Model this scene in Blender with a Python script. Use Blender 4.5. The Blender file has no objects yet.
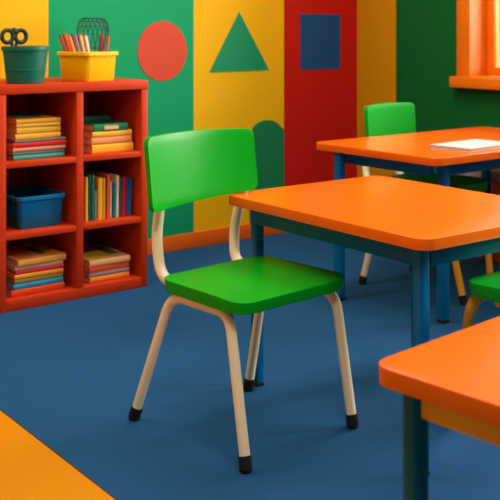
import bpy, bmesh, math, random
from mathutils import Vector, Matrix
random.seed(4)
C = bpy.context.scene.collection
SC = bpy.context.scene
R = math.radians

# ------------------------------------------------------------------ camera
cam_d = bpy.data.cameras.new('camera')
cam = bpy.data.objects.new('camera', cam_d); C.objects.link(cam)
cam.location = (0, 0, 1.05)
cam.rotation_euler = (R(90), 0, R(-37.5))
cam_d.sensor_width = 36; cam_d.sensor_fit = 'HORIZONTAL'
cam_d.lens = 960 / 500 * 36
cam_d.shift_y = -(250 - 33) / 500
cam_d.clip_start = 0.05
cam_d.dof.use_dof = True
cam_d.dof.focus_distance = 2.45
cam_d.dof.aperture_fstop = 7.0
SC.camera = cam

# ------------------------------------------------------------------ light and exposure
w = bpy.data.worlds.new('world'); SC.world = w; w.use_nodes = True
bg = w.node_tree.nodes['Background']
bg.inputs['Color'].default_value = (1.0, 0.98, 0.94, 1)
bg.inputs['Strength'].default_value = 0.72

def area(name, loc, target, sx, sy, power, col, spread=180):
    d = bpy.data.lights.new(name, 'AREA'); d.shape = 'RECTANGLE'
    d.size = sx; d.size_y = sy; d.energy = power; d.color = col; d.spread = R(spread)
    o = bpy.data.objects.new(name, d); C.objects.link(o); o.location = loc
    o.rotation_euler = (Vector(target) - Vector(loc)).to_track_quat('-Z', 'Y').to_euler()
    return o
# daylight entering through the second window of the right wall (nearer than the frame shows)
area('window_daylight', (4.25, 0.55, 1.65), (1.4, 2.0, 0.3), 1.4, 1.3, 150, (1.0, 0.98, 0.93))
# daylight outside the window in view
area('window_daylight', (4.7, 2.0, 1.55), (2.8, 2.5, 0.5), 1.4, 1.2, 105, (1.0, 0.97, 0.90))
# unseen ceiling fill lights, added to brighten the room
CEIL = [(0.9, 0.6), (2.5, 2.7), (0.9, 3.0)]
for (x, y), pw in zip(CEIL, (27, 25, 14)):
    area('ceiling_fill_light', (x, y, 2.42), (x, y, 0), 1.1, 0.5, pw, (1.0, 0.97, 0.92))

vs = SC.view_settings
vs.view_transform = 'Standard'; vs.look = 'None'; vs.gamma = 1.0; vs.use_curve_mapping = False
vs.exposure = 0.0

# ------------------------------------------------------------------ materials
def lin(c):
    c = c / 255
    return c / 12.92 if c <= 0.04045 else ((c + 0.055) / 1.055) ** 2.4
def rgb(r, g, b): return (lin(r), lin(g), lin(b), 1)
def mat(name, c, rough=0.45, spec=0.5, coat=0, bump=0, bscale=200, vary=0.0, vscale=6, metal=0, alpha=1):
    m = bpy.data.materials.new(name); m.use_nodes = True
    nt = m.node_tree; b = nt.nodes['Principled BSDF']
    b.inputs['Base Color'].default_value = rgb(*c)
    b.inputs['Roughness'].default_value = rough
    b.inputs['Specular IOR Level'].default_value = spec
    b.inputs['Coat Weight'].default_value = coat
    b.inputs['Coat Roughness'].default_value = 0.15
    b.inputs['Metallic'].default_value = metal
    tc = nt.nodes.new('ShaderNodeTexCoord')
    if vary:
        n = nt.nodes.new('ShaderNodeTexNoise'); n.inputs['Scale'].default_value = vscale; n.inputs['Detail'].default_value = 4
        nt.links.new(tc.outputs['Object'], n.inputs['Vector'])
        mr = nt.nodes.new('ShaderNodeMapRange')
        mr.inputs['From Min'].default_value = 0.3; mr.inputs['From Max'].default_value = 0.7
        mr.inputs['To Min'].default_value = 1 - vary; mr.inputs['To Max'].default_value = 1 + vary * 0.6
        nt.links.new(n.outputs['Fac'], mr.inputs['Value'])
        mx = nt.nodes.new('ShaderNodeMix'); mx.data_type = 'RGBA'; mx.blend_type = 'MULTIPLY'
        mx.inputs['Factor'].default_value = 1
        mx.inputs['A'].default_value = rgb(*c)
        nt.links.new(mr.outputs['Result'], mx.inputs['B'])
        nt.links.new(mx.outputs['Result'], b.inputs['Base Color'])
    if bump:
        n2 = nt.nodes.new('ShaderNodeTexNoise'); n2.inputs['Scale'].default_value = bscale; n2.inputs['Detail'].default_value = 3
        nt.links.new(tc.outputs['Object'], n2.inputs['Vector'])
        bp = nt.nodes.new('ShaderNodeBump'); bp.inputs['Strength'].default_value = bump; bp.inputs['Distance'].default_value = 0.003
        nt.links.new(n2.outputs['Fac'], bp.inputs['Height'])
        nt.links.new(bp.outputs['Normal'], b.inputs['Normal'])
    return m

def stripe_mat(name, axis, stops, rough=0.6):
    """painted wall: colour bands along one world axis. stops = [(start, colour), ...] ascending"""
    m = bpy.data.materials.new(name); m.use_nodes = True
    nt = m.node_tree; b = nt.nodes['Principled BSDF']
    b.inputs['Roughness'].default_value = rough
    b.inputs['Specular IOR Level'].default_value = 0.15
    g = nt.nodes.new('ShaderNodeNewGeometry'); s = nt.nodes.new('ShaderNodeSeparateXYZ')
    nt.links.new(g.outputs['Position'], s.inputs[0])
    cur = None
    for st, c in stops:
        if cur is None:
            cur = nt.nodes.new('ShaderNodeRGB'); cur.outputs[0].default_value = rgb(*c); cur = cur.outputs[0]; continue
        gt = nt.nodes.new('ShaderNodeMath'); gt.operation = 'GREATER_THAN'; gt.inputs[1].default_value = st
        nt.links.new(s.outputs[axis], gt.inputs[0])
        mx = nt.nodes.new('ShaderNodeMix'); mx.data_type = 'RGBA'
        nt.links.new(gt.outputs[0], mx.inputs['Factor'])
        nt.links.new(cur, mx.inputs['A']); mx.inputs['B'].default_value = rgb(*c)
        cur = mx.outputs['Result']
    nt.links.new(cur, b.inputs['Base Color'])
    n2 = nt.nodes.new('ShaderNodeTexNoise'); n2.inputs['Scale'].default_value = 60; n2.inputs['Detail'].default_value = 3
    nt.links.new(g.outputs['Position'], n2.inputs['Vector'])
    bp = nt.nodes.new('ShaderNodeBump'); bp.inputs['Strength'].default_value = 0.08; bp.inputs['Distance'].default_value = 0.003
    nt.links.new(n2.outputs['Fac'], bp.inputs['Height']); nt.links.new(bp.outputs['Normal'], b.inputs['Normal'])
    return m

YEL = (234, 178, 9); GRN = (10, 152, 96); RED = (192, 26, 14)
M = {}
M['wall_back'] = stripe_mat('painted_stripes_back', 0, [(-9, YEL), (0.95, GRN), (1.45, YEL), (1.872, GRN), (2.645, YEL), (3.218, RED)])
M['wall_right'] = stripe_mat('painted_stripes_right_shaded', 1, [(-9, (4, 94, 42)), (3.601, (200, 140, 4))])  # shade of the window wall put into darker green and yellow
M['wall_plain'] = mat('cream_wall_paint', (196, 176, 148), 0.7, 0.2)
M['ceiling'] = mat('white_ceiling_paint', (240, 236, 228), 0.8, 0.2)
M['floor'] = mat('blue_carpet', (28, 82, 126), 0.85, 0.12, bump=0.35, bscale=420, vary=0.10, vscale=260)
M['mat'] = mat('yellow_vinyl', (220, 138, 0), 0.6, 0.12, bump=0.05, bscale=300)
M['mat_edge'] = mat('dark_rubber_edging', (60, 48, 40), 0.8)
M['base'] = mat('orange_trim_paint', (232, 100, 10), 0.5, 0.3)
M['win'] = mat('orange_window_paint', (232, 120, 12), 0.45, 0.25)
M['red'] = mat('red_cabinet_paint', (198, 56, 16), 0.5, 0.15)
M['circle'] = mat('orange_red_card', (204, 66, 36), 0.6, 0.3)
M['tri'] = mat('emerald_card', (6, 142, 90), 0.6, 0.3)
M['sq'] = mat('navy_card', (18, 76, 124), 0.6, 0.3)
M['hill'] = mat('leaf_green_card', (14, 122, 72), 0.6, 0.3)
M['top'] = mat('orange_laminate', (252, 105, 3), 0.24, 0.45, vary=0.03, vscale=3)
M['top_back'] = mat('orange_laminate_deep', (252, 101, 4), 0.26, 0.45, vary=0.03, vscale=3)  # slightly redder and rougher than the other tabletops
M['blue'] = mat('blue_metal_paint', (0, 100, 152), 0.42, 0.18)
M['teal'] = mat('teal_metal_paint', (0, 98, 104), 0.45, 0.15)
M['apron_y'] = mat('yellow_metal_paint', (236, 166, 26), 0.42)
M['green'] = mat('glossy_green_plastic', (2, 166, 26), 0.27, 0.24, coat=0.0)
M['green2'] = mat('mid_green_plastic', (6, 160, 38), 0.32, 0.16)
M['seat_green'] = mat('satin_green_plastic', (2, 168, 22), 0.42, 0.12)
M['cream'] = mat('cream_metal_paint', (246, 226, 186), 0.4, 0.5)
M['yleg'] = mat('golden_metal_paint', (236, 164, 22), 0.4, 0.5)
M['rubber'] = mat('black_rubber', (18, 18, 20), 0.55, 0.4)
M['steel'] = mat('steel_bolt', (150, 150, 150), 0.35, 0.5, metal=0.9)
M['bucket'] = mat('dark_teal_plastic', (8, 104, 88), 0.4, 0.35)
M['dkgreen'] = mat('dark_green_plastic', (10, 48, 42), 0.45, 0.3)
M['ybin'] = mat('yellow_plastic', (250, 200, 6), 0.42, 0.25)
M['bbin'] = mat('blue_plastic', (0, 108, 158), 0.45, 0.25)
M['wire'] = mat('dark_wire', (44, 70, 66), 0.45, 0.5, metal=0.3)
M['paper'] = mat('book_pages', (226, 206, 172), 0.85, 0.2, bump=0.2, bscale=500)
M['white'] = mat('white_paper', (206, 198, 190), 0.8, 0.2)
M['grey'] = mat('pale_grey_laminate', (176, 168, 158), 0.5)
M['fill_white'] = mat('white_fill_housing', (240, 240, 236), 0.5)
def cmat(c, rough=0.55, vary=0.0, vscale=30):
    k = 'c_%d_%d_%d_%d' % (c[0], c[1], c[2], int(vary * 100))
    if k not in M: M[k] = mat('cover_' + k[2:], c, rough, 0.3, vary=vary, vscale=vscale)
    return M[k]
def emis(name, col, strength):
    m = bpy.data.materials.new(name); m.use_nodes = True
    b = m.node_tree.nodes['Principled BSDF']
    b.inputs['Emission Color'].default_value = rgb(*col); b.inputs['Emission Strength'].default_value = strength
    return m
M['diff'] = emis('fill_diffuser', (255, 244, 228), 2.0)
def glass():
    m = bpy.data.materials.new('window_glass'); m.use_nodes = True; nt = m.node_tree
    for n in list(nt.nodes): nt.nodes.remove(n)
    o = nt.nodes.new('ShaderNodeOutputMaterial'); mx = nt.nodes.new('ShaderNodeMixShader')
    t = nt.nodes.new('ShaderNodeBsdfTransparent'); t.inputs[0].default_value = (0.97, 0.98, 0.97, 1)
    g = nt.nodes.new('ShaderNodeBsdfGlossy'); g.inputs['Roughness'].default_value = 0.03
    fr = nt.nodes.new('ShaderNodeFresnel'); fr.inputs[0].default_value = 1.3
    nt.links.new(fr.outputs[0], mx.inputs[0]); nt.links.new(t.outputs[0], mx.inputs[1]); nt.links.new(g.outputs[0], mx.inputs[2])
    nt.links.new(mx.outputs[0], o.inputs[0]); return m
M['glass'] = glass()

# ------------------------------------------------------------------ mesh helpers
def fin(name, bm, m, parent=None, loc=(0, 0, 0), rotz=0, smooth=True, ang=35):
    bmesh.ops.recalc_face_normals(bm, faces=bm.faces)
    if smooth:
        for f in bm.faces: f.smooth = True
        for e in bm.edges:
            if len(e.link_faces) == 2 and e.calc_face_angle(0) > R(ang): e.smooth = False
    me = bpy.data.meshes.new(name); bm.to_mesh(me); bm.free()
    me.materials.append(m)
    o = bpy.data.objects.new(name, me); C.objects.link(o)
    o.location = loc; o.rotation_euler = (0, 0, rotz)
    if parent: o.parent = parent
    return o
def thing(name, label, cat, loc=(0, 0, 0), rotz=0, group=None):
    o = bpy.data.objects.new(name, None); C.objects.link(o)
    o.empty_display_size = 0.05
    o.location = loc; o.rotation_euler = (0, 0, rotz)
    return tag(o, label, cat, group)
def tag(o, label, cat, group=None):
    o['label'] = label; o['category'] = cat
    if group: o['group'] = group
    return o
def struct(o): o['kind'] = 'structure'; return o

def bx(bm, x0, y0, z0, x1, y1, z1, bev=0.0, seg=2):
    vs_ = bmesh.ops.create_cube(bm, size=1.0)['verts']
    bmesh.ops.scale(bm, vec=(abs(x1 - x0), abs(y1 - y0), abs(z1 - z0)), verts=vs_)
    bmesh.ops.translate(bm, vec=((x0 + x1) / 2, (y0 + y1) / 2, (z0 + z1) / 2), verts=vs_)
    if bev:
        es = list({e for v in vs_ for e in v.link_edges})
        bmesh.ops.bevel(bm, geom=es, offset=bev, segments=seg, affect='EDGES', profile=0.5)
def box(name, c, m, parent=None, bev=0.0, seg=2):
    bm = bmesh.new(); bx(bm, *c, bev=bev, seg=seg); return fin(name, bm, m, parent)

def tube(bm, pts, r, n=14, r_end=None, cap=True):
    pts = [Vector(p) for p in pts]
    N = len(pts); rings = []
    t0 = (pts[1] - pts[0]).normalized()
    up = Vector((1, 0, 0)) if abs(t0.x) < 0.8 else Vector((0, 1, 0))
    nrm = (up - t0 * up.dot(t0)).normalized()
    for i, p in enumerate(pts):
        t = (pts[min(i + 1, N - 1)] - pts[max(i - 1, 0)]).normalized()
        nrm = (nrm - t * nrm.dot(t)).normalized(); b = t.cross(nrm)
        rr = r if r_end is None else r + (r_end - r) * i / (N - 1)
        rings.append([bm.verts.new(p + (nrm * math.cos(2 * math.pi * k / n) + b * math.sin(2 * math.pi * k / n)) * rr) for k in range(n)])
    for i in range(N - 1):
        for k in range(n):
            bm.faces.new((rings[i][k], rings[i][(k + 1) % n], rings[i + 1][(k + 1) % n], rings[i + 1][k]))
    if cap:
        bm.faces.new(rings[0][::-1]); bm.faces.new(rings[-1])
def bend_path(pts, rad, seg=7):
    """polyline with rounded corners"""
    pts = [Vector(p) for p in pts]; out = [pts[0]]
    for i in range(1, len(pts) - 1):
        a, b, c = pts[i - 1], pts[i], pts[i + 1]
        u = (a - b); v = (c - b)
        l = min(rad, u.length * 0.48, v.length * 0.48)
        p0 = b + u.normalized() * l; p1 = b + v.normalized() * l
        for k in range(seg + 1):
            t = k / seg; out.append((1 - t) ** 2 * p0 + 2 * t * (1 - t) * b + t * t * p1)
    out.append(pts[-1]); return out
def lathe(bm, prof, n=36, cx=0, cy=0):
    rings = []
    for (r, z) in prof:
        rings.append([bm.verts.new((cx + r * math.cos(2 * math.pi * k / n), cy + r * math.sin(2 * math.pi * k / n), z)) for k in range(n)])
    for i in range(len(rings) - 1):
        for k in range(n):
            bm.faces.new((rings[i][k], rings[i][(k + 1) % n], rings[i + 1][(k + 1) % n], rings[i + 1][k]))
    bm.faces.new(rings[0][::-1])
    return rings
def plate(bm, W, H, r, t, fn=None, nu=22, nv=8, bev=0.008, seg=3, taper=0.0):
    """rounded rectangle slab 2W x 2H, corner radius r, thickness t; columns along u, layers through thickness.
    fn(u, v, w) places a point (w = 0 front .. 1 back)"""
    us = []
    k = 6
    for i in range(k): us.append(-W + r * (1 - math.cos(math.pi / 2 * i / k)))
    for i in range(nu + 1): us.append(-(W - r) + 2 * (W - r) * i / nu)
    for i in range(k - 1, -1, -1): us.append(W - r * (1 - math.cos(math.pi / 2 * i / k)))
    def hh(u):
        d = abs(u) - (W - r)
        return H if d <= 0 else H - r + math.sqrt(max(r * r - d * d, 0))
    if fn is None: fn = lambda u, v, w: Vector((u, v, -w * t))
    lay = []
    for wv in (0, 1):
        g = []
        for u in us:
            h = hh(u)
            g.append([bm.verts.new(fn(u * (1 + taper * (h * (2 * j / nv - 1)) / H), h * (2 * j / nv - 1), wv)) for j in range(nv + 1)])
        lay.append(g)
    n = len(us)
    for L, g in enumerate(lay):
        for i in range(n - 1):
            for j in range(nv):
                q = (g[i][j], g[i + 1][j], g[i + 1][j + 1], g[i][j + 1])
                bm.faces.new(q if L == 0 else q[::-1])
    rim = [(i, 0) for i in range(n)] + [(n - 1, j) for j in range(1, nv + 1)] + [(i, nv) for i in range(n - 2, -1, -1)] + [(0, j) for j in range(nv - 1, 0, -1)]
    m = len(rim)
    for q in range(m):
        a = rim[q]; b = rim[(q + 1) % m]
        bm.faces.new((lay[0][b[0]][b[1]], lay[0][a[0]][a[1]], lay[1][a[0]][a[1]], lay[1][b[0]][b[1]]))
    bmesh.ops.recalc_face_normals(bm, faces=bm.faces)
    if bev:
        es = []
        for L in (0, 1):
            for q in range(m):
                a = rim[q]; b = rim[(q + 1) % m]
                e = bm.edges.get((lay[L][a[0]][a[1]], lay[L][b[0]][b[1]]))
                if e: es.append(e)
        bmesh.ops.bevel(bm, geom=es, offset=bev, segments=seg, affect='EDGES', profile=0.5, clamp_overlap=True)
def prism(bm, poly, y0, y1):
    """polygon in XZ extruded along Y"""
    a = [bm.verts.new((x, y0, z)) for x, z in poly]; b = [bm.verts.new((x, y1, z)) for x, z in poly]
    n = len(poly)
    bm.faces.new(a); bm.faces.new(b[::-1])
    for i in range(n): bm.faces.new((a[i], b[i], b[(i + 1) % n], a[(i + 1) % n]))

# ------------------------------------------------------------------ the room
YB = 3.9; XR = 3.748; XL = -2.4; YF = -2.6; ZC = 2.5
struct(box('floor', (XL - .2, YF, -0.12, XR + 0.16, YB + 0.16, 0), M['floor']))
struct(box('wall_back', (XL - .2, YB, 0, XR + 0.16, YB + 0.16, ZC), M['wall_back']))
bm = bmesh.new()
W1 = (1.62, 3.105, 0.832, 2.15); W2 = (-0.15, 1.25, 0.832, 2.15)
for (y0, y1, z0, z1) in ((YF, YB, 0, 0.832), (YF, YB, 2.15, ZC), (YF, W2[0], .832, 2.15), (W2[1], W1[0], .832, 2.15), (W1[1], YB, .832, 2.15)):
    bx(bm, XR, y0, z0, XR + 0.16, y1, z1)
struct(fin('wall_right', bm, M['wall_right'], smooth=False))
struct(box('wall_left', (XL - .2, YF, 0, XL, YB, ZC), M['wall_plain']))
struct(box('wall_front', (XL - .2, YF - .16, 0, XR + 0.16, YF, ZC), M['wall_plain']))
struct(box('ceiling', (XL - .2, YF, ZC, XR + 0.16, YB + 0.16, ZC + 0.1), M['ceiling']))
struct(box('baseboard_back', (XL, YB - 0.014, 0, XR, YB, 0.075), M['base'], bev=0.003))
struct(box('baseboard_right', (XR - 0.014, YF, 0, XR, YB - 0.014, 0.075), M['base'], bev=0.003))
for idx, W in ((1, W1), (2, W2)):
    root = bpy.data.objects.new('window_%d' % idx, None); C.objects.link(root); root.location = (XR, (W[0] + W[1]) / 2, W[2]); struct(root)
    ox, oy, oz = root.location
    def rel(c): return (c[0] - ox, c[1] - oy, c[2] - oz, c[3] - ox, c[4] - oy, c[5] - oz)
    bm = bmesh.new()      # casing on the wall face
    for c in ((XR - .012, W[0] - .07, W[2], XR - .001, W[0], W[3] + .07), (XR - .012, W[1], W[2], XR - .001, W[1] + .07, W[3] + .07), (XR - .012, W[0], W[3], XR - .001, W[1], W[3] + .07)):
        bx(bm, *rel(c), bev=0.002)
    fin('casing', bm, M['win'], root)
    bm = bmesh.new()      # reveal lining
    for c in ((XR - .01, W[0], W[2] + .004, XR + .155, W[0] + .012, W[3]), (XR - .01, W[1] - .012, W[2] + .004, XR + .155, W[1], W[3]), (XR - .01, W[0] + .012, W[3] - .012, XR + .155, W[1] - .012, W[3])):
        bx(bm, *rel(c))
    fin('reveal', bm, M['win'], root)
    sx = XR + .118
    bm = bmesh.new()
    y0, y1, z0, z1 = W[0] + .013, W[1] - .013, W[2] + .005, W[3] - .013
    s = .042
    for c in ((sx, y0, z0, sx + .036, y0 + s, z1), (sx, y1 - s, z0, sx + .036, y1, z1), (sx, y0 + s, z0, sx + .036, y1 - s, z0 + s), (sx, y0 + s, z1 - s, sx + .036, y1 - s, z1), (sx, (y0 + y1) / 2 - .03, z0 + s, sx + .036, (y0 + y1) / 2 + .03, z1 - s)):
        bx(bm, *rel(c), bev=0.003)
    fin('sash', bm, M['win'], root)
    for a, b in ((y0 + s, (y0 + y1) / 2 - .03), ((y0 + y1) / 2 + .03, y1 - s)):
        box('pane', rel((sx + .016, a, z0 + s, sx + .02, b, z1 - s)), M['glass'], root)
    box('sill', rel((XR - .058, W[0] - .085, W[2] - .052, XR - .0005, W[1] + .08, W[2] + .003)), M['win'], root, bev=0.006)
    box('sill_board', rel((XR + .0005, W[0], W[2] + .0005, XR + .117, W[1], W[2] + .004)), M['win'], root)

# panels housing the added ceiling fill, out of view
for i, (x, y) in enumerate(CEIL):
    t = thing('ceiling_fill_panel', ['flat white ceiling fill panel added nearest the camera', 'flat white ceiling fill panel added above the far table', 'flat white ceiling fill panel added in front of the bookshelf'][i], 'lamp', (x, y, 2.44))
    bm = bmesh.new()
    for c in ((-.6, -.3, 0, .6, -.27, .06), (-.6, .27, 0, .6, .3, .06), (-.6, -.27, 0, -.57, .27, .06), (.57, -.27, 0, .6, .27, .06)): bx(bm, *c)
    fin('frame', bm, M['fill_white'], t)
    box('diffuser', (-.57, -.27, .01, .57, .27, .03), M['diff'], t)

# ------------------------------------------------------------------ shapes on the back wall
def decal(name, poly, m, label, cat='wall decoration'):
    bm = bmesh.new(); prism(bm, poly, YB - 0.003, YB - 0.0002); return tag(fin(name, bm, m, smooth=False), label, cat)
decal('wall_circle', [(2.464 + .138 * math.cos(2 * math.pi * k / 64), .964 + .143 * math.sin(2 * math.pi * k / 64)) for k in range(64)], M['circle'], 'orange-red circle cut-out on the green wall stripe')
decal('wall_triangle', [(2.736, .853), (3.117, .857), (2.922, 1.158)], M['tri'], 'green triangle cut-out on the yellow wall stripe')
decal('wall_square', [(3.329, .853), (3.619, .853), (3.619, 1.153), (3.329, 1.153)], M['sq'], 'dark blue square cut-out on the red wall stripe')
hp = [(3.217, .0765), (3.217, .555)]
for k in range(0, 13):
    a = math.pi * (0.16 + 0.84 * k / 12)
    hp.append((3.100 + .112 * math.cos(a), .515 + .083 * math.sin(a)))
hp += [(2.988, .0765)]
hp[1] = (3.217, hp[2][1] - .012)
decal('wall_arch', hp, M['hill'], 'round-topped dark green shape low on the yellow wall stripe')

# ------------------------------------------------------------------ floor mat
mt = thing('floor_mat', 'flat yellow floor mat in the lower left corner on blue carpet', 'mat', (0.2, 1.6, 0))
bm = bmesh.new(); bx(bm, -1.4, -.42, 0.0005, .868, 1.62, 0.007, bev=0.002); fin('mat_surface', bm, M['mat'], mt)
bm = bmesh.new(); bx(bm, .868, -.42, 0.0005, .875, 1.62, 0.0055, bev=0.001); fin('mat_edging', bm, M['mat_edge'], mt)

# ------------------------------------------------------------------ bookshelf
sh = thing('bookshelf', 'red open bookshelf with six cubbies against the striped wall', 'bookshelf', (1.76, 3.414, 0))
X0, X1, YS0, YS1 = 1.436, 2.085, 3.414, 3.88
def relS(c): return (c[0] - 1.76, c[1] - 3.414, c[2], c[3] - 1.76, c[4] - 3.414, c[5])
ZS = [(0.0, .042), (.269, .291), (.540, .562), (.818, .855)]
box('side_panel', relS((X0, YS0, 0, X0 + .031, YS1, .8175)), M['red'], sh, bev=.002)
box('side_panel', relS((X1 - .029, YS0, 0, X1, YS1, .8175)), M['red'], sh, bev=.002)
box('divider', relS((1.760, YS0 + .001, .0425, 1.790, YS1 - .012, .8175)), M['red'], sh, bev=.002)
box('top_board', relS((X0 - .002, YS0 - .002, .818, X1 + .002, YS1, .855)), M['red'], sh, bev=.003)
box('plinth', relS((X0 + .0315, YS0 + .001, .0, X1 - .0295, YS1 - .012, .042)), M['red'], sh, bev=.002)
for zz in ZS[1:3]:
    for a, b in ((X0 + .0315, 1.7595), (1.7905, X1 - .0295)):
        box('shelf_board', relS((a, YS0 + .001, zz[0], b, YS1 - .012, zz[1])), M['red'], sh, bev=.0015)
box('back_panel', relS((X0 + .0315, YS1 - .0115, .0, X1 - .0295, YS1 - .002, .8175)), M['red'], sh)

# ------------------------------------------------------------------ books
def book(label, w, d, t, col, loc, rotz=0, upright=0, group=None, vary=0.0, name='book', pages=None, face=None):
    """lying book: spine faces -Y, centred in x, front face at y=0, bottom z=0. upright: stands with its spine to -Y, leaning by the given angle"""
    o = thing(name, label, 'book', loc, rotz, group)
    b = min(.003, t * .2)
    bm = bmesh.new()
    bx(bm, -w / 2, 0, 0, w / 2, d, b); bx(bm, -w / 2, 0, t - b, w / 2, d, t)
    pr = 7; hs = []
    for k in range(pr + 1):
        a = math.pi * k / pr
        hs.append((-.004 * math.sin(a), t / 2 - t / 2 * math.cos(a)))
    poly = hs + [(.004, t), (.004, 0)]
    va = [bm.verts.new((-w / 2, y, z)) for y, z in poly]; vb = [bm.verts.new((w / 2, y, z)) for y, z in poly]
    n = len(poly); bm.faces.new(va); bm.faces.new(vb[::-1])
    for i in range(n): bm.faces.new((va[i], vb[i], vb[(i + 1) % n], va[(i + 1) % n]))
    bm2 = bmesh.new(); bx(bm2, -w / 2 + .004, .0042, b, w / 2 - .004, d - .005, t - b)
    if upright:
        lean = upright if isinstance(upright, float) else 0.0
        mx = Matrix.Translation((0, 0, w / 2)) @ Matrix.Rotation(R(90), 4, 'Y') @ Matrix.Translation((0, 0, -t / 2))
        piv = Matrix.Rotation(lean, 4, 'Y')
        lift = t / 2 * abs(math.sin(lean))
        for q in (bm, bm2): q.transform(Matrix.Translation((0, 0, lift)) @ piv @ mx)
    fin('cover', bm, cmat(col, vary=vary), o, ang=50)
    fin('page_block', bm2, pages or M['paper'], o, smooth=False)
    return o

def stack(rows, y, z0, group):
    z = z0
    out = []
    for (xa, xb, t, d, col, lab, extra) in rows:
        o = book(lab, xb - xa, d, t - .0006, col, ((xa + xb) / 2, y + extra.get('dy', 0), z), extra.get('rz', 0), 0, group, extra.get('vary', 0))
        z += t; out.append(o)
    return out, z

g = 'books stacked in the upper left cubby'
stack([
    (1.515, 1.727, .018, .24, (60, 150, 138), 'teal book at the bottom of the upper left stack', {}),
    (1.512, 1.730, .015, .235, (96, 120, 110), 'grey-green book second from the bottom in the upper left stack', {'dy': .004}),
    (1.512, 1.733, .015, .24, (226, 140, 104), 'salmon pink book under the red one in the upper left cubby', {}),
    (1.510, 1.736, .019, .24, (200, 24, 20), 'red book in the middle of the upper left stack', {'dy': -.002}),
    (1.522, 1.738, .010, .225, (104, 128, 112), 'thin grey-green book on top of the red book in the upper left cubby', {'dy': .006}),
    (1.524, 1.715, .022, .215, (244, 168, 40), 'amber book fourth from the top in the upper left stack', {'dy': .006, 'rz': R(1.0)}),
    (1.530, 1.714, .025, .21, (226, 172, 44), 'thick mustard yellow book in the upper left stack', {'dy': .008}),
    (1.530, 1.712, .014, .21, (232, 180, 60), 'thin straw yellow book second from the top in the upper left stack', {'dy': .006, 'rz': R(-1)}),
    (1.528, 1.714, .018, .215, (240, 164, 36), 'orange-yellow book topmost in the upper left stack', {'dy': .006}),
], 3.458, .5622, g)
# dark leaning cover behind the stack top
book('dark green thin book lying on top of the upper left stack', .12, .15, .008, (28, 66, 44), (1.60, 3.52, .5622 + .156), R(12), 0, g)

g = 'books stacked in the upper right cubby'
_, zt = stack([
    (1.850, 2.040, .036, .23, (240, 172, 30), 'thick yellow book at the bottom of the upper right stack', {}),
    (1.848, 2.034, .029, .225, (232, 148, 88), 'peach book second from the bottom in the upper right stack', {'dy': .003}),
    (1.852, 2.036, .023, .22, (238, 178, 40), 'golden yellow book under the labelled green one', {'dy': .002, 'rz': R(.6)}),
], 3.458, .5622, g)
gb = book('green book with a peach label on its spine, upper right cubby', .158, .20, .029, (14, 120, 74), (1.937, 3.460, zt), 0, 0, g)
bm = bmesh.new(); bx(bm, -.032, -.0062, .007, .034, -.0038, .022); lb = fin('spine_label', bm, cmat((240, 178, 120)), gb, smooth=False); lb['label'] = 'peach rectangular spine label'
book('dark teal green book topmost at the back of the upper right stack', .125, .12, .026, (4, 78, 64), (1.922, 3.555, zt + .0292), R(-3), 0, g)

g = 'books standing in the middle right cubby'
up = [  # centre x, thickness, height, colour, label, lean, dy
    (1.832, .011, .178, (244, 186, 30), 'yellow book standing leftmost against the cubby divider', .0, 0),
    (1.8455, .013, .186, (10, 84, 66), 'dark green book standing second from the left in the middle right cubby', .0, .002),
    (1.860, .013, .184, (28, 110, 84), 'mid green book standing beside the dark green one', .0, 0),
    (1.8725, .009, .120, (120, 138, 128), 'short grey-green book standing beside the mid green one', .0, 0),
    (1.893, .022, .168, (246, 164, 30), 'thick amber book standing in the middle right cubby', .0, 0),
    (1.913, .013, .166, (206, 160, 30), 'olive yellow book standing beside the thick amber one', .0, .004),
    (1.929, .013, .178, (226, 84, 36), 'orange-red book standing in the middle of the row', .012, 0),
    (1.944, .007, .150, (236, 216, 180), 'very thin cream book standing beside the orange-red one', .012, .004),
    (1.957, .014, .140, (8, 112, 130), 'short teal book standing between two cream ones', .012, 0),
    (1.9725, .012, .172, (232, 214, 172), 'tall cream book standing beside the short teal one', .012, 0),
    (1.986, .012, .160, (4, 92, 100), 'dark teal book standing left of the crimson one', .02, .003),
    (2.001, .015, .163, (206, 24, 52), 'crimson book standing third from the right', .03, 0),
    (2.015, .008, .160, (112, 70, 130), 'thin purple book standing between crimson and blue ones', .03, .002),
    (2.029, .016, .156, (14, 100, 150), 'blue book standing rightmost in the row', .04, 0),
]
for (x, t, h, col, lab, lean, dy) in up:
    book(lab, h, .15, t, col, (x, 3.470 + dy, .2912), 0, lean if lean else 1, g)

g = 'books stacked in the lower left cubby'
_, zt = stack([
    (1.505, 1.726, .026, .25, (226, 72, 26), 'orange-red book at the bottom of the lower left stack', {}),
    (1.514, 1.722, .020, .24, (24, 152, 186), 'bright blue book in the lower left stack', {'dy': .002, 'rz': R(.8)}),
    (1.520, 1.722, .018, .235, (150, 128, 62), 'olive book above the bright blue one in the lower left stack', {'dy': .004}),
    (1.518, 1.722, .018, .235, (246, 160, 38), 'amber book in the middle of the lower left stack', {'dy': .002}),
    (1.524, 1.724, .016, .23, (222, 40, 44), 'red book in the lower left stack', {'dy': .002, 'rz': R(-1)}),
    (1.520, 1.722, .014, .23, (222, 196, 160), 'pale cream book second from the top in the lower left stack', {'dy': .004}),
], 3.456, .0422, g)
tb = book('tan orange book with a patterned cover topmost in the lower left stack', .205, .235, .026, (236, 156, 62), (1.630, 3.452, zt), R(2), 0, g)
bm = bmesh.new(); bx(bm, -.085, .03, .0256, -.005, .20, .0268); fin('cover_panel', bm, cmat((214, 110, 44)), tb, smooth=False)
bm = bmesh.new(); bx(bm, .012, .05, .0256, .045, .21, .0268); fin('cover_panel', bm, cmat((70, 96, 36)), tb, smooth=False)

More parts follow.
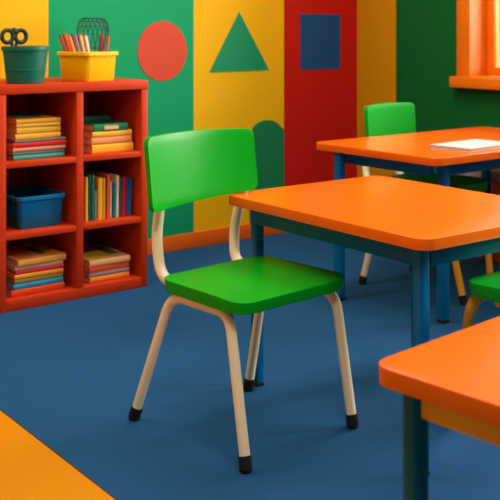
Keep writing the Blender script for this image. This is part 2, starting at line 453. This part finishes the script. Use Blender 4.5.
g = 'books stacked in the lower right cubby'
_, zt = stack([
    (1.840, 2.022, .022, .23, (244, 138, 36), 'orange book at the bottom of the lower right stack', {}),
    (1.838, 2.022, .018, .225, (150, 138, 140), 'grey-purple book second from the bottom in the lower right stack', {'dy': .003, 'rz': R(-1)}),
    (1.838, 2.022, .024, .225, (224, 84, 44), 'red-orange book under the topmost one in the lower right stack', {'dy': .002}),
], 3.458, .0422, g)
tb = book('peach book with a yellow and green cover topmost in the lower right stack', .186, .235, .026, (240, 176, 108), (1.931, 3.456, zt), R(-1), 0, g)
bm = bmesh.new(); bx(bm, -.085, .03, .0256, .02, .14, .0268); fin('cover_panel', bm, cmat((230, 190, 30)), tb, smooth=False)
bm = bmesh.new(); bx(bm, .03, .06, .0256, .075, .21, .0268); fin('cover_panel', bm, cmat((40, 120, 50)), tb, smooth=False)
bm = bmesh.new(); bx(bm, -.085, .15, .0256, .02, .2, .0268); fin('cover_panel', bm, cmat((90, 130, 40)), tb, smooth=False)

# ------------------------------------------------------------------ bins and bucket
def tub(label, w0, d0, w1, d1, h, m, loc, rz=0, name='storage_bin', lip=.008):
    """open tapered bin: bottom w0 x d0, top w1 x d1"""
    o = thing(name, label, 'bin', loc, rz)
    def ring(w, d, z, r):
        pts = []
        for (sx, sy, a0) in ((1, 1, 0), (-1, 1, 90), (-1, -1, 180), (1, -1, 270)):
            for k in range(5):
                a = R(a0 + 90 * k / 4)
                pts.append((sx * (w / 2 - r) + r * math.cos(a), sy * (d / 2 - r) + r * math.sin(a), z))
        return pts
    def skin(bm, rs):
        rr = [[bm.verts.new(p) for p in q] for q in rs]; n = len(rr[0])
        for i in range(len(rr) - 1):
            for k in range(n): bm.faces.new((rr[i][k], rr[i][(k + 1) % n], rr[i + 1][(k + 1) % n], rr[i + 1][k]))
        return rr
    th = .004
    bm = bmesh.new()
    rr = skin(bm, [ring(w0 - .006, d0 - .006, 0, .014), ring(w0, d0, .004, .016), ring(w1, d1, h - .002, .02), ring(w1 - 2 * th, d1 - 2 * th, h - .002, .018), ring(w0 - 2 * th, d0 - 2 * th, .006, .014)])
    bm.faces.new(rr[0][::-1]); bm.faces.new(rr[-1])
    fin('body', bm, m, o)
    bm = bmesh.new()
    e = lip
    rs = [ring(w1 + .001, d1 + .001, h - .016, .02), ring(w1 + 2 * e, d1 + 2 * e, h - .014, .024), ring(w1 + 2 * e, d1 + 2 * e, h - .002, .024), ring(w1 + 2 * e - .004, d1 + 2 * e - .004, h, .022), ring(w1 - 2 * th, d1 - 2 * th, h, .018), ring(w1 - 2 * th, d1 - 2 * th, h - .016, .018)]
    rr = skin(bm, rs + [rs[0]])
    bmesh.ops.remove_doubles(bm, verts=bm.verts, dist=.00001)
    fin('rim', bm, m, o)
    return o
tub('blue open plastic bin in the middle left cubby', .180, .24, .196, .262, .126, M['bbin'], (1.632, 3.590, .2912), R(1))
yb = tub('yellow plastic bin full of markers on top of the bookshelf', .150, .17, .166, .186, .118, M['ybin'], (1.872, 3.535, .8555), R(12))

# dark teal bucket
bk = thing('bucket', 'dark teal round plastic bucket on the left of the bookshelf top', 'bucket', (1.578, 3.490, .8555))
bm = bmesh.new()
prof = [(.066, 0), (.071, .002), (.0725, .01), (.0865, .128), (.0865, .138), (.0835, .138), (.0835, .128), (.069, .008)]
rr = lathe(bm, prof, 40); bm.faces.new(rr[-1]); fin('body', bm, M['bucket'], bk)
bm = bmesh.new()
rr = lathe(bm, [(.0872, .126), (.0915, .127), (.0925, .135), (.0915, .143), (.0872, .1445), (.083, .1445), (.083, .1385), (.0870, .1385)], 40)
bm.faces.remove([f for f in bm.faces if len(f.verts) == 40][0])
n = 40
for k in range(n): bm.faces.new((rr[-1][k], rr[-1][(k + 1) % n], rr[0][(k + 1) % n], rr[0][k]))
fin('rim', bm, M['bucket'], bk)
bm = bmesh.new(); rr = lathe(bm, [(.0766, .050), (.0792, .051), (.0796, .055), (.0785, .056), (.0772, .056)], 40); bm.faces.remove([f for f in bm.faces if len(f.verts) == 40][0]); fin('band', bm, M['bucket'], bk)

# scissors standing in the bucket
sc = thing('scissors', 'dark green scissors standing handles up in the teal bucket', 'scissors', (1.532, 3.490, .8790))
A = R(9)
for s in (-1, 1):
    bm = bmesh.new()
    pts = []
    for k in range(25):
        a = 2 * math.pi * k / 24
        pts.append((s * .029 + .0225 * math.cos(a) * (1 if s > 0 else -1), 0.004 * s, .158 + .024 * math.sin(a)))
    tube(bm, pts, .0085, 10, cap=False)
    bmesh.ops.remove_doubles(bm, verts=bm.verts, dist=.0002)
    tube(bm, [(s * .012, .004 * s, .135), (s * .003, .004 * s, .09), (-s * .004, .004 * s, .06)], .0065, 10)
    fin('handle', bm, M['dkgreen'], sc)
    bm = bmesh.new()
    prism(bm, [(-s * .004 - .006, .062), (-s * .004 + .006, .062), (-s * .012 + .002, .0), (-s * .012 - .002, .0)], .004 * s - .0015, .004 * s + .0015)
    fin('blade', bm, M['steel'], sc, smooth=False)
bm = bmesh.new(); bmesh.ops.create_uvsphere(bm, u_segments=16, v_segments=10, radius=.014); bmesh.ops.translate(bm, vec=(0, 0, .178), verts=bm.verts); 
fin('thumb_knob', bm, M['dkgreen'], sc)

# markers in the yellow bin
def marker(x, y, tx, ty, top, col, label, r=.0048):
    """rounded stick from bin floor to a point above the rim"""
    o = thing('marker', label, 'marker', (x, y, .8625), 0, 'markers in the yellow bin')
    p0 = Vector((0, 0, .0)); p1 = Vector((tx - x, ty - y, top - .8625))
    p0 = p0 + Vector((0, 0, .002))
    bm = bmesh.new(); tube(bm, [p0, p0.lerp(p1, .97)], r, 10)
    fin('barrel', bm, cmat(col), o)
    q = p0.lerp(p1, .97); d = (p1 - p0).normalized()
    bm = bmesh.new(); tube(bm, [q, q + d * .006, q + d * .009], r * .9, 10, r_end=r * .4); fin('tip', bm, cmat(tuple(int(v * .7) for v in col)), o)
mk = [((196, 66, 40), 'brick red'), ((190, 44, 32), 'dark red'), ((244, 120, 26), 'orange'), ((250, 150, 26), 'amber'), ((40, 58, 104), 'navy'), ((186, 110, 150), 'mauve'), ((20, 46, 42), 'near black green'), ((224, 190, 110), 'tan'), ((224, 74, 36), 'orange red'), ((238, 226, 200), 'cream'), ((36, 116, 104), 'teal')]
for i, (c, nm) in enumerate(mk):
    xt = 1.770 + i * .0136; yt = 3.578 + .002 * i
    marker(1.826 + i * .0092, yt - .030 + .012 * (-1) ** i, xt, yt + .004 * (-1) ** i, 1.040 + .003 * ((i * 7) % 3), c, nm + ' marker in the left bunch of the yellow bin', .0066)
marker(1.925, 3.520, 1.934, 3.53, 1.047, (190, 28, 34), 'dark red marker standing tallest on the right of the yellow bin', .0068)
marker(1.922, 3.545, 1.944, 3.56, 1.036, (60, 84, 140), 'blue marker on the right of the yellow bin', .005)
marker(1.930, 3.500, 1.958, 3.515, 1.040, (212, 70, 66), 'pink-red marker leaning rightmost in the yellow bin', .0055)

# wire basket standing behind the bin
wb = thing('wire_basket', 'dark wire mesh basket standing behind the yellow bin', 'basket', (2.003, 3.735, .8555))
wp = [(.050, .003), (.060, .06), (.066, .13), (.069, .19), (.068, .225), (.061, .245), (.046, .258)]
for (r_, z), tr in zip(wp, (.0022, .0013, .0013, .0013, .0016, .0013, .0022)):
    bm = bmesh.new()
    tube(bm, [(r_ * math.cos(2 * math.pi * k / 32), r_ * math.sin(2 * math.pi * k / 32), z) for k in range(33)], tr, 6, cap=False)
    bmesh.ops.remove_doubles(bm, verts=bm.verts, dist=.00005)
    fin('hoop', bm, M['wire'], wb)
bm = bmesh.new()
for k in range(20):
    a = 2 * math.pi * k / 20
    for tw in (.9, -.9):
        tube(bm, [(r_ * math.cos(a + tw * q / 6), r_ * math.sin(a + tw * q / 6), z) for q, (r_, z) in enumerate(wp)], .0011, 5)
fin('wire_mesh', bm, M['wire'], wb)
bm = bmesh.new(); lathe(bm, [(.049, .002), (.049, .0045)], 32); fin('base', bm, M['wire'], wb)

# ------------------------------------------------------------------ tables
def table(label, P, yaw, L, D, h, frame, apron, top, ins=.062, insy=None, lw=.0165, t=.028, ap=.052, r=.04, legs=None):
    """P = far-left corner of the top; L along local x, D along local -y"""
    insy = insy or ins
    o = thing('classroom_table', label, 'table', (P[0], P[1], 0), yaw, 'orange classroom tables')
    bm = bmesh.new(); plate(bm, L / 2, D / 2, r, t, None, 6, 6, bev=.007, seg=3); bm.transform(Matrix.Translation((L / 2, -D / 2, h)))
    fin('tabletop', bm, top, o, ang=50)
    zt = h - t - .0003
    for (x, y) in (legs or ((ins, -insy), (L - ins, -insy), (ins, -D + insy), (L - ins, -D + insy))):
        bm = bmesh.new()
        # rounded square tube leg
        vsq = []
        for z in (0.012, zt):
            q = []
            for (sx, sy, a0) in ((1, 1, 0), (-1, 1, 90), (-1, -1, 180), (1, -1, 270)):
                for k in range(5):
                    a = R(a0 + 22.5 * k); rr = .009
                    q.append(bm.verts.new((x + sx * (lw - rr) + rr * math.cos(a), y + sy * (lw - rr) + rr * math.sin(a), z)))
            vsq.append(q)
        n = len(vsq[0])
        for k in range(n): bm.faces.new((vsq[0][k], vsq[0][(k + 1) % n], vsq[1][(k + 1) % n], vsq[1][k]))
        bm.faces.new(vsq[0][::-1]); bm.faces.new(vsq[1])
        lg = fin('leg', bm, frame, o, ang=40)
        bm = bmesh.new(); bx(bm, x - lw + .001, y - lw + .001, 0, x + lw - .001, y + lw - .001, .0119, bev=.003); f = fin('foot_cap', bm, M['rubber'], lg)
    w_ = .018
    x0, x1, y0, y1 = ins + lw, L - ins - lw, -insy - lw, -D + insy + lw
    box('apron', (x0, -insy - w_ / 2, zt - ap, x1, -insy + w_ / 2, zt), apron, o, bev=.002)
    box('apron', (x0, -D + insy - w_ / 2, zt - ap, x1, -D + insy + w_ / 2, zt), apron, o, bev=.002)
    box('apron', (ins - w_ / 2, y1, zt - ap, ins + w_ / 2, y0, zt), apron, o, bev=.002)
    box('apron', (L - ins - w_ / 2, y1, zt - ap, L - ins + w_ / 2, y0, zt), apron, o, bev=.002)
    return o
table('orange-topped table with blue legs right beside the large green chair', (1.670, 2.306), R(-.6), .635, .80, .573, M['blue'], M['blue'], M['top'], ins=.058,
      legs=((.092, -.045), (.577, -.236), (.050, -.742), (.577, -.690)))
table('orange-topped table with blue legs near the window, a notebook on it', (2.545, 2.905), R(.5), 1.08, .65, .612, M['blue'], M['blue'], M['top_back'], ins=.088, insy=.082, lw=.0185,
      legs=((.031, -.125), (.992, -.082), (.128, -.568), (.992, -.568)))
table('orange-topped table with teal leg and yellow apron in the near right corner', (.997, 1.012), R(5.5), .62, .82, .565, M['teal'], M['apron_y'], M['top'], ins=.048, lw=.0158, ap=.045, r=.035)

# notebook on the far table
nb = thing('notebook', 'white paper notebook lying on the far orange table', 'notebook', (2.785, 2.300, .6125), R(4))
def nbx(x0, y0, z0, x1, y1, z1): return (x0, y0, z0, x1, y1, z1)
box('cover', (0, 0, 0, .29, .185, .002), cmat((214, 206, 200)), nb)
box('page_block', (.003, .003, .002, .287, .182, .010), M['white'], nb, bev=.001)
box('cover', (0, 0, .010, .29, .185, .0125), cmat((206, 196, 188)), nb)

# ------------------------------------------------------------------ chairs
def chair(label, loc, yaw, W=.20, D=.185, sz=.385, bt=.762, bb=.565, plastic=None, rear=None, front=None, splay=(.0, .0), sh=.0, bw=.193, tr=.0155, scx=.025, scy=.0, foot=None, post_y=.172, curve=.03, tilt=.036, bx0=.004, skew=0.0, knee=(.86, .84), across=False, seat_m=None, pcx=None, phw=None):
    """origin between the feet on the floor; seat faces local -Y"""
    plastic = plastic or M['green']; rear = rear or M['cream']; front = front or M['cream']
    o = thing('classroom_chair', label, 'chair', (loc[0], loc[1], 0), yaw, 'green classroom chairs')
    foot = foot or {'RL': (-.203, .216), 'RR': (.206, .210), 'FL': (-.191, -.211), 'FR': (.190, -.215)}
    # seat: rounded slab, softly dished, falling at the front edge
    def sf(u, v, w_):
        a, b = u / W, v / D
        z = sz - .010 * (1 - a * a) * (1 - b * b) - (.010 * max(0, -b - .45) ** 1.5) - .004 * b * b * 0
        x = u * (1 - .02 * b)
        if w_ == 1: return Vector((x * .985 + scx, v * .985 + scy, sz - .034))
        return Vector((x + scx, v + scy, z))
    bm = bmesh.new(); plate(bm, W, D, .05, .032, sf, 16, 14, bev=.0125, seg=5); fin('seat', bm, seat_m or plastic, o, ang=60)
    zr = sz - .034 - tr + .006
    # legs: half of each bent side frame, foot to middle of the seat
    rx = W * knee[0]
    for k, sx, sy in (('RL', -1, 1), ('RR', 1, 1), ('FL', -1, -1), ('FR', 1, -1)):
        fx, fy = foot[k]
        kx = scx + sx * rx; ky = scy + sy * D * (.80 if sy > 0 else knee[-1] if sx > 0 else knee[1])
        p_mid = (scx, ky, zr) if across and sy < 0 else (kx, scy, zr); p_k = (kx, ky, zr); p_f = (fx, fy, .024)
        bm = bmesh.new(); tube(bm, bend_path([p_mid, p_k, p_f], .060, 9), tr + .0012, 16, r_end=tr - .002)
        lg = fin('leg', bm, rear if sy > 0 else front, o, ang=50)
        if rear is not front: lg['label'] = 'cream rear leg' if sy > 0 else 'yellow front leg'
        dx = (Vector(p_f) - Vector(p_k)).normalized()
        bm = bmesh.new()
        a = Vector(p_f) - dx * .012; b = Vector(p_f) + dx * .012
        tube(bm, [a, b, (b.x + dx.x * .006, b.y + dx.y * .006, .002 + .004)], tr + .0008, 16); 
        lathe(bm, [(tr - .003, 0.0), (tr + .0006, .004), (tr + .0008, .012)], 16, fx + dx.x * .012, fy + dx.y * .012)
        c = fin('foot_cap', bm, M['rubber'], lg); c['label'] = 'black rubber foot cap'
    # cross bars below the seat
    bm = bmesh.new(); tube(bm, [(scx - rx, scy + D * .45, zr), (scx + rx, scy + D * .45, zr)], .009, 10)
    tube(bm, [(scx - rx, scy - D * .5, zr), (scx + rx, scy - D * .5, zr)], .009, 10); fin('cross_bar', bm, rear, o)
    # back posts
    px = phw or bw * .66
    pcx = bx0 if pcx is None else pcx
    bcx = scx + (pcx - bx0) * .5
    yb0 = post_y
    for sx in (-1, 1):
        bxx = bcx + sx * (rx - .034)
        pts = [(sx * px + pcx, yb0 + .012 + (tilt - .02) * .6, bb + .11), (sx * px + pcx, yb0 + .004, bb - .01), ((sx * px + pcx + bxx) / 2, yb0 + .010, (bb + sz) / 2 - .02), (bxx, yb0 - .028, sz - .030), (bxx, yb0 - .115, zr + .004)]
        bm = bmesh.new(); tube(bm, bend_path(pts, .075, 9), tr, 16); fin('back_post', bm, rear, o, ang=50)
    # backrest: curved plate
    Hb = (bt - bb) / 2; zc = (bt + bb) / 2
    def bf(u, v, w_):
        k = (u / bw) ** 2
        y = yb0 - .014 + tilt * (v / Hb) - curve * k + .008
        th = .021
        z = zc + v + .005 * (1 - k) * (v / Hb > 0) * (v / Hb) - skew * .25 * (1 - u / bw) * (1 - v / Hb)
        sc_ = 1 + .005 * (v / Hb)
        return Vector((u * sc_ + bx0, y - (0 if w_ else th), z))
    bm = bmesh.new(); plate(bm, bw, Hb, .020, .017, bf, 24, 8, bev=.0078, seg=4); fin('backrest', bm, plastic, o, ang=60)
    return o
chair('large green plastic chair with cream legs alone in the middle of the floor', (1.563, 2.060), R(5.2), D=.172, scx=.017, scy=-.018, sz=.395, bb=.579, bt=.760, post_y=.268, curve=.030, tilt=.012, bx0=.040, skew=.024, pcx=.083, phw=.160, knee=(.86, .55, .80), bw=.198, seat_m=M['seat_green'],
      foot={'RL': (-.203, .216), 'RR': (.168, .165), 'FL': (-.191, -.211), 'FR': (.190, -.215)})
chair('green chair with cream rear legs pushed in behind the far table', (3.010, 2.700), R(5.5), W=.165, D=.178, sz=.446, bt=.736, bb=.56, plastic=M['green2'], rear=M['cream'], front=M['yleg'], bw=.164, curve=.015, tilt=.006, bx0=.070, pcx=.088, scx=.012, scy=-.006,
      foot={'RL': (-.172, .214), 'RR': (.158, .205), 'FL': (-.120, -.245), 'FR': (.120, -.215)}, post_y=.292)
chair('green chair with golden yellow legs cut off at the right edge', (2.075, 1.390), R(180 + 1), W=.20, D=.19, sz=.437, bt=.80, bb=.60, plastic=M['green2'], rear=M['yleg'], front=M['yleg'], scx=.0,
      foot={'RL': (-.203, .216), 'RR': (.206, .210), 'FL': (-.07, -.24), 'FR': (.055, -.33)}, knee=(.90, .90), across=True)

# ------------------------------------------------------------------ low wall bench under the window
bn = thing('wall_bench', 'low orange bench with pale grey top against the window wall', 'bench', (3.64, 2.3, 0))
box('carcass', (-.06, -.55, 0, .0925, .755, .375), M['base'], bn, bev=.004)
box('bench_top', (-.07, -.56, .3753, .0925, .765, .412), M['grey'], bn, bev=.004)
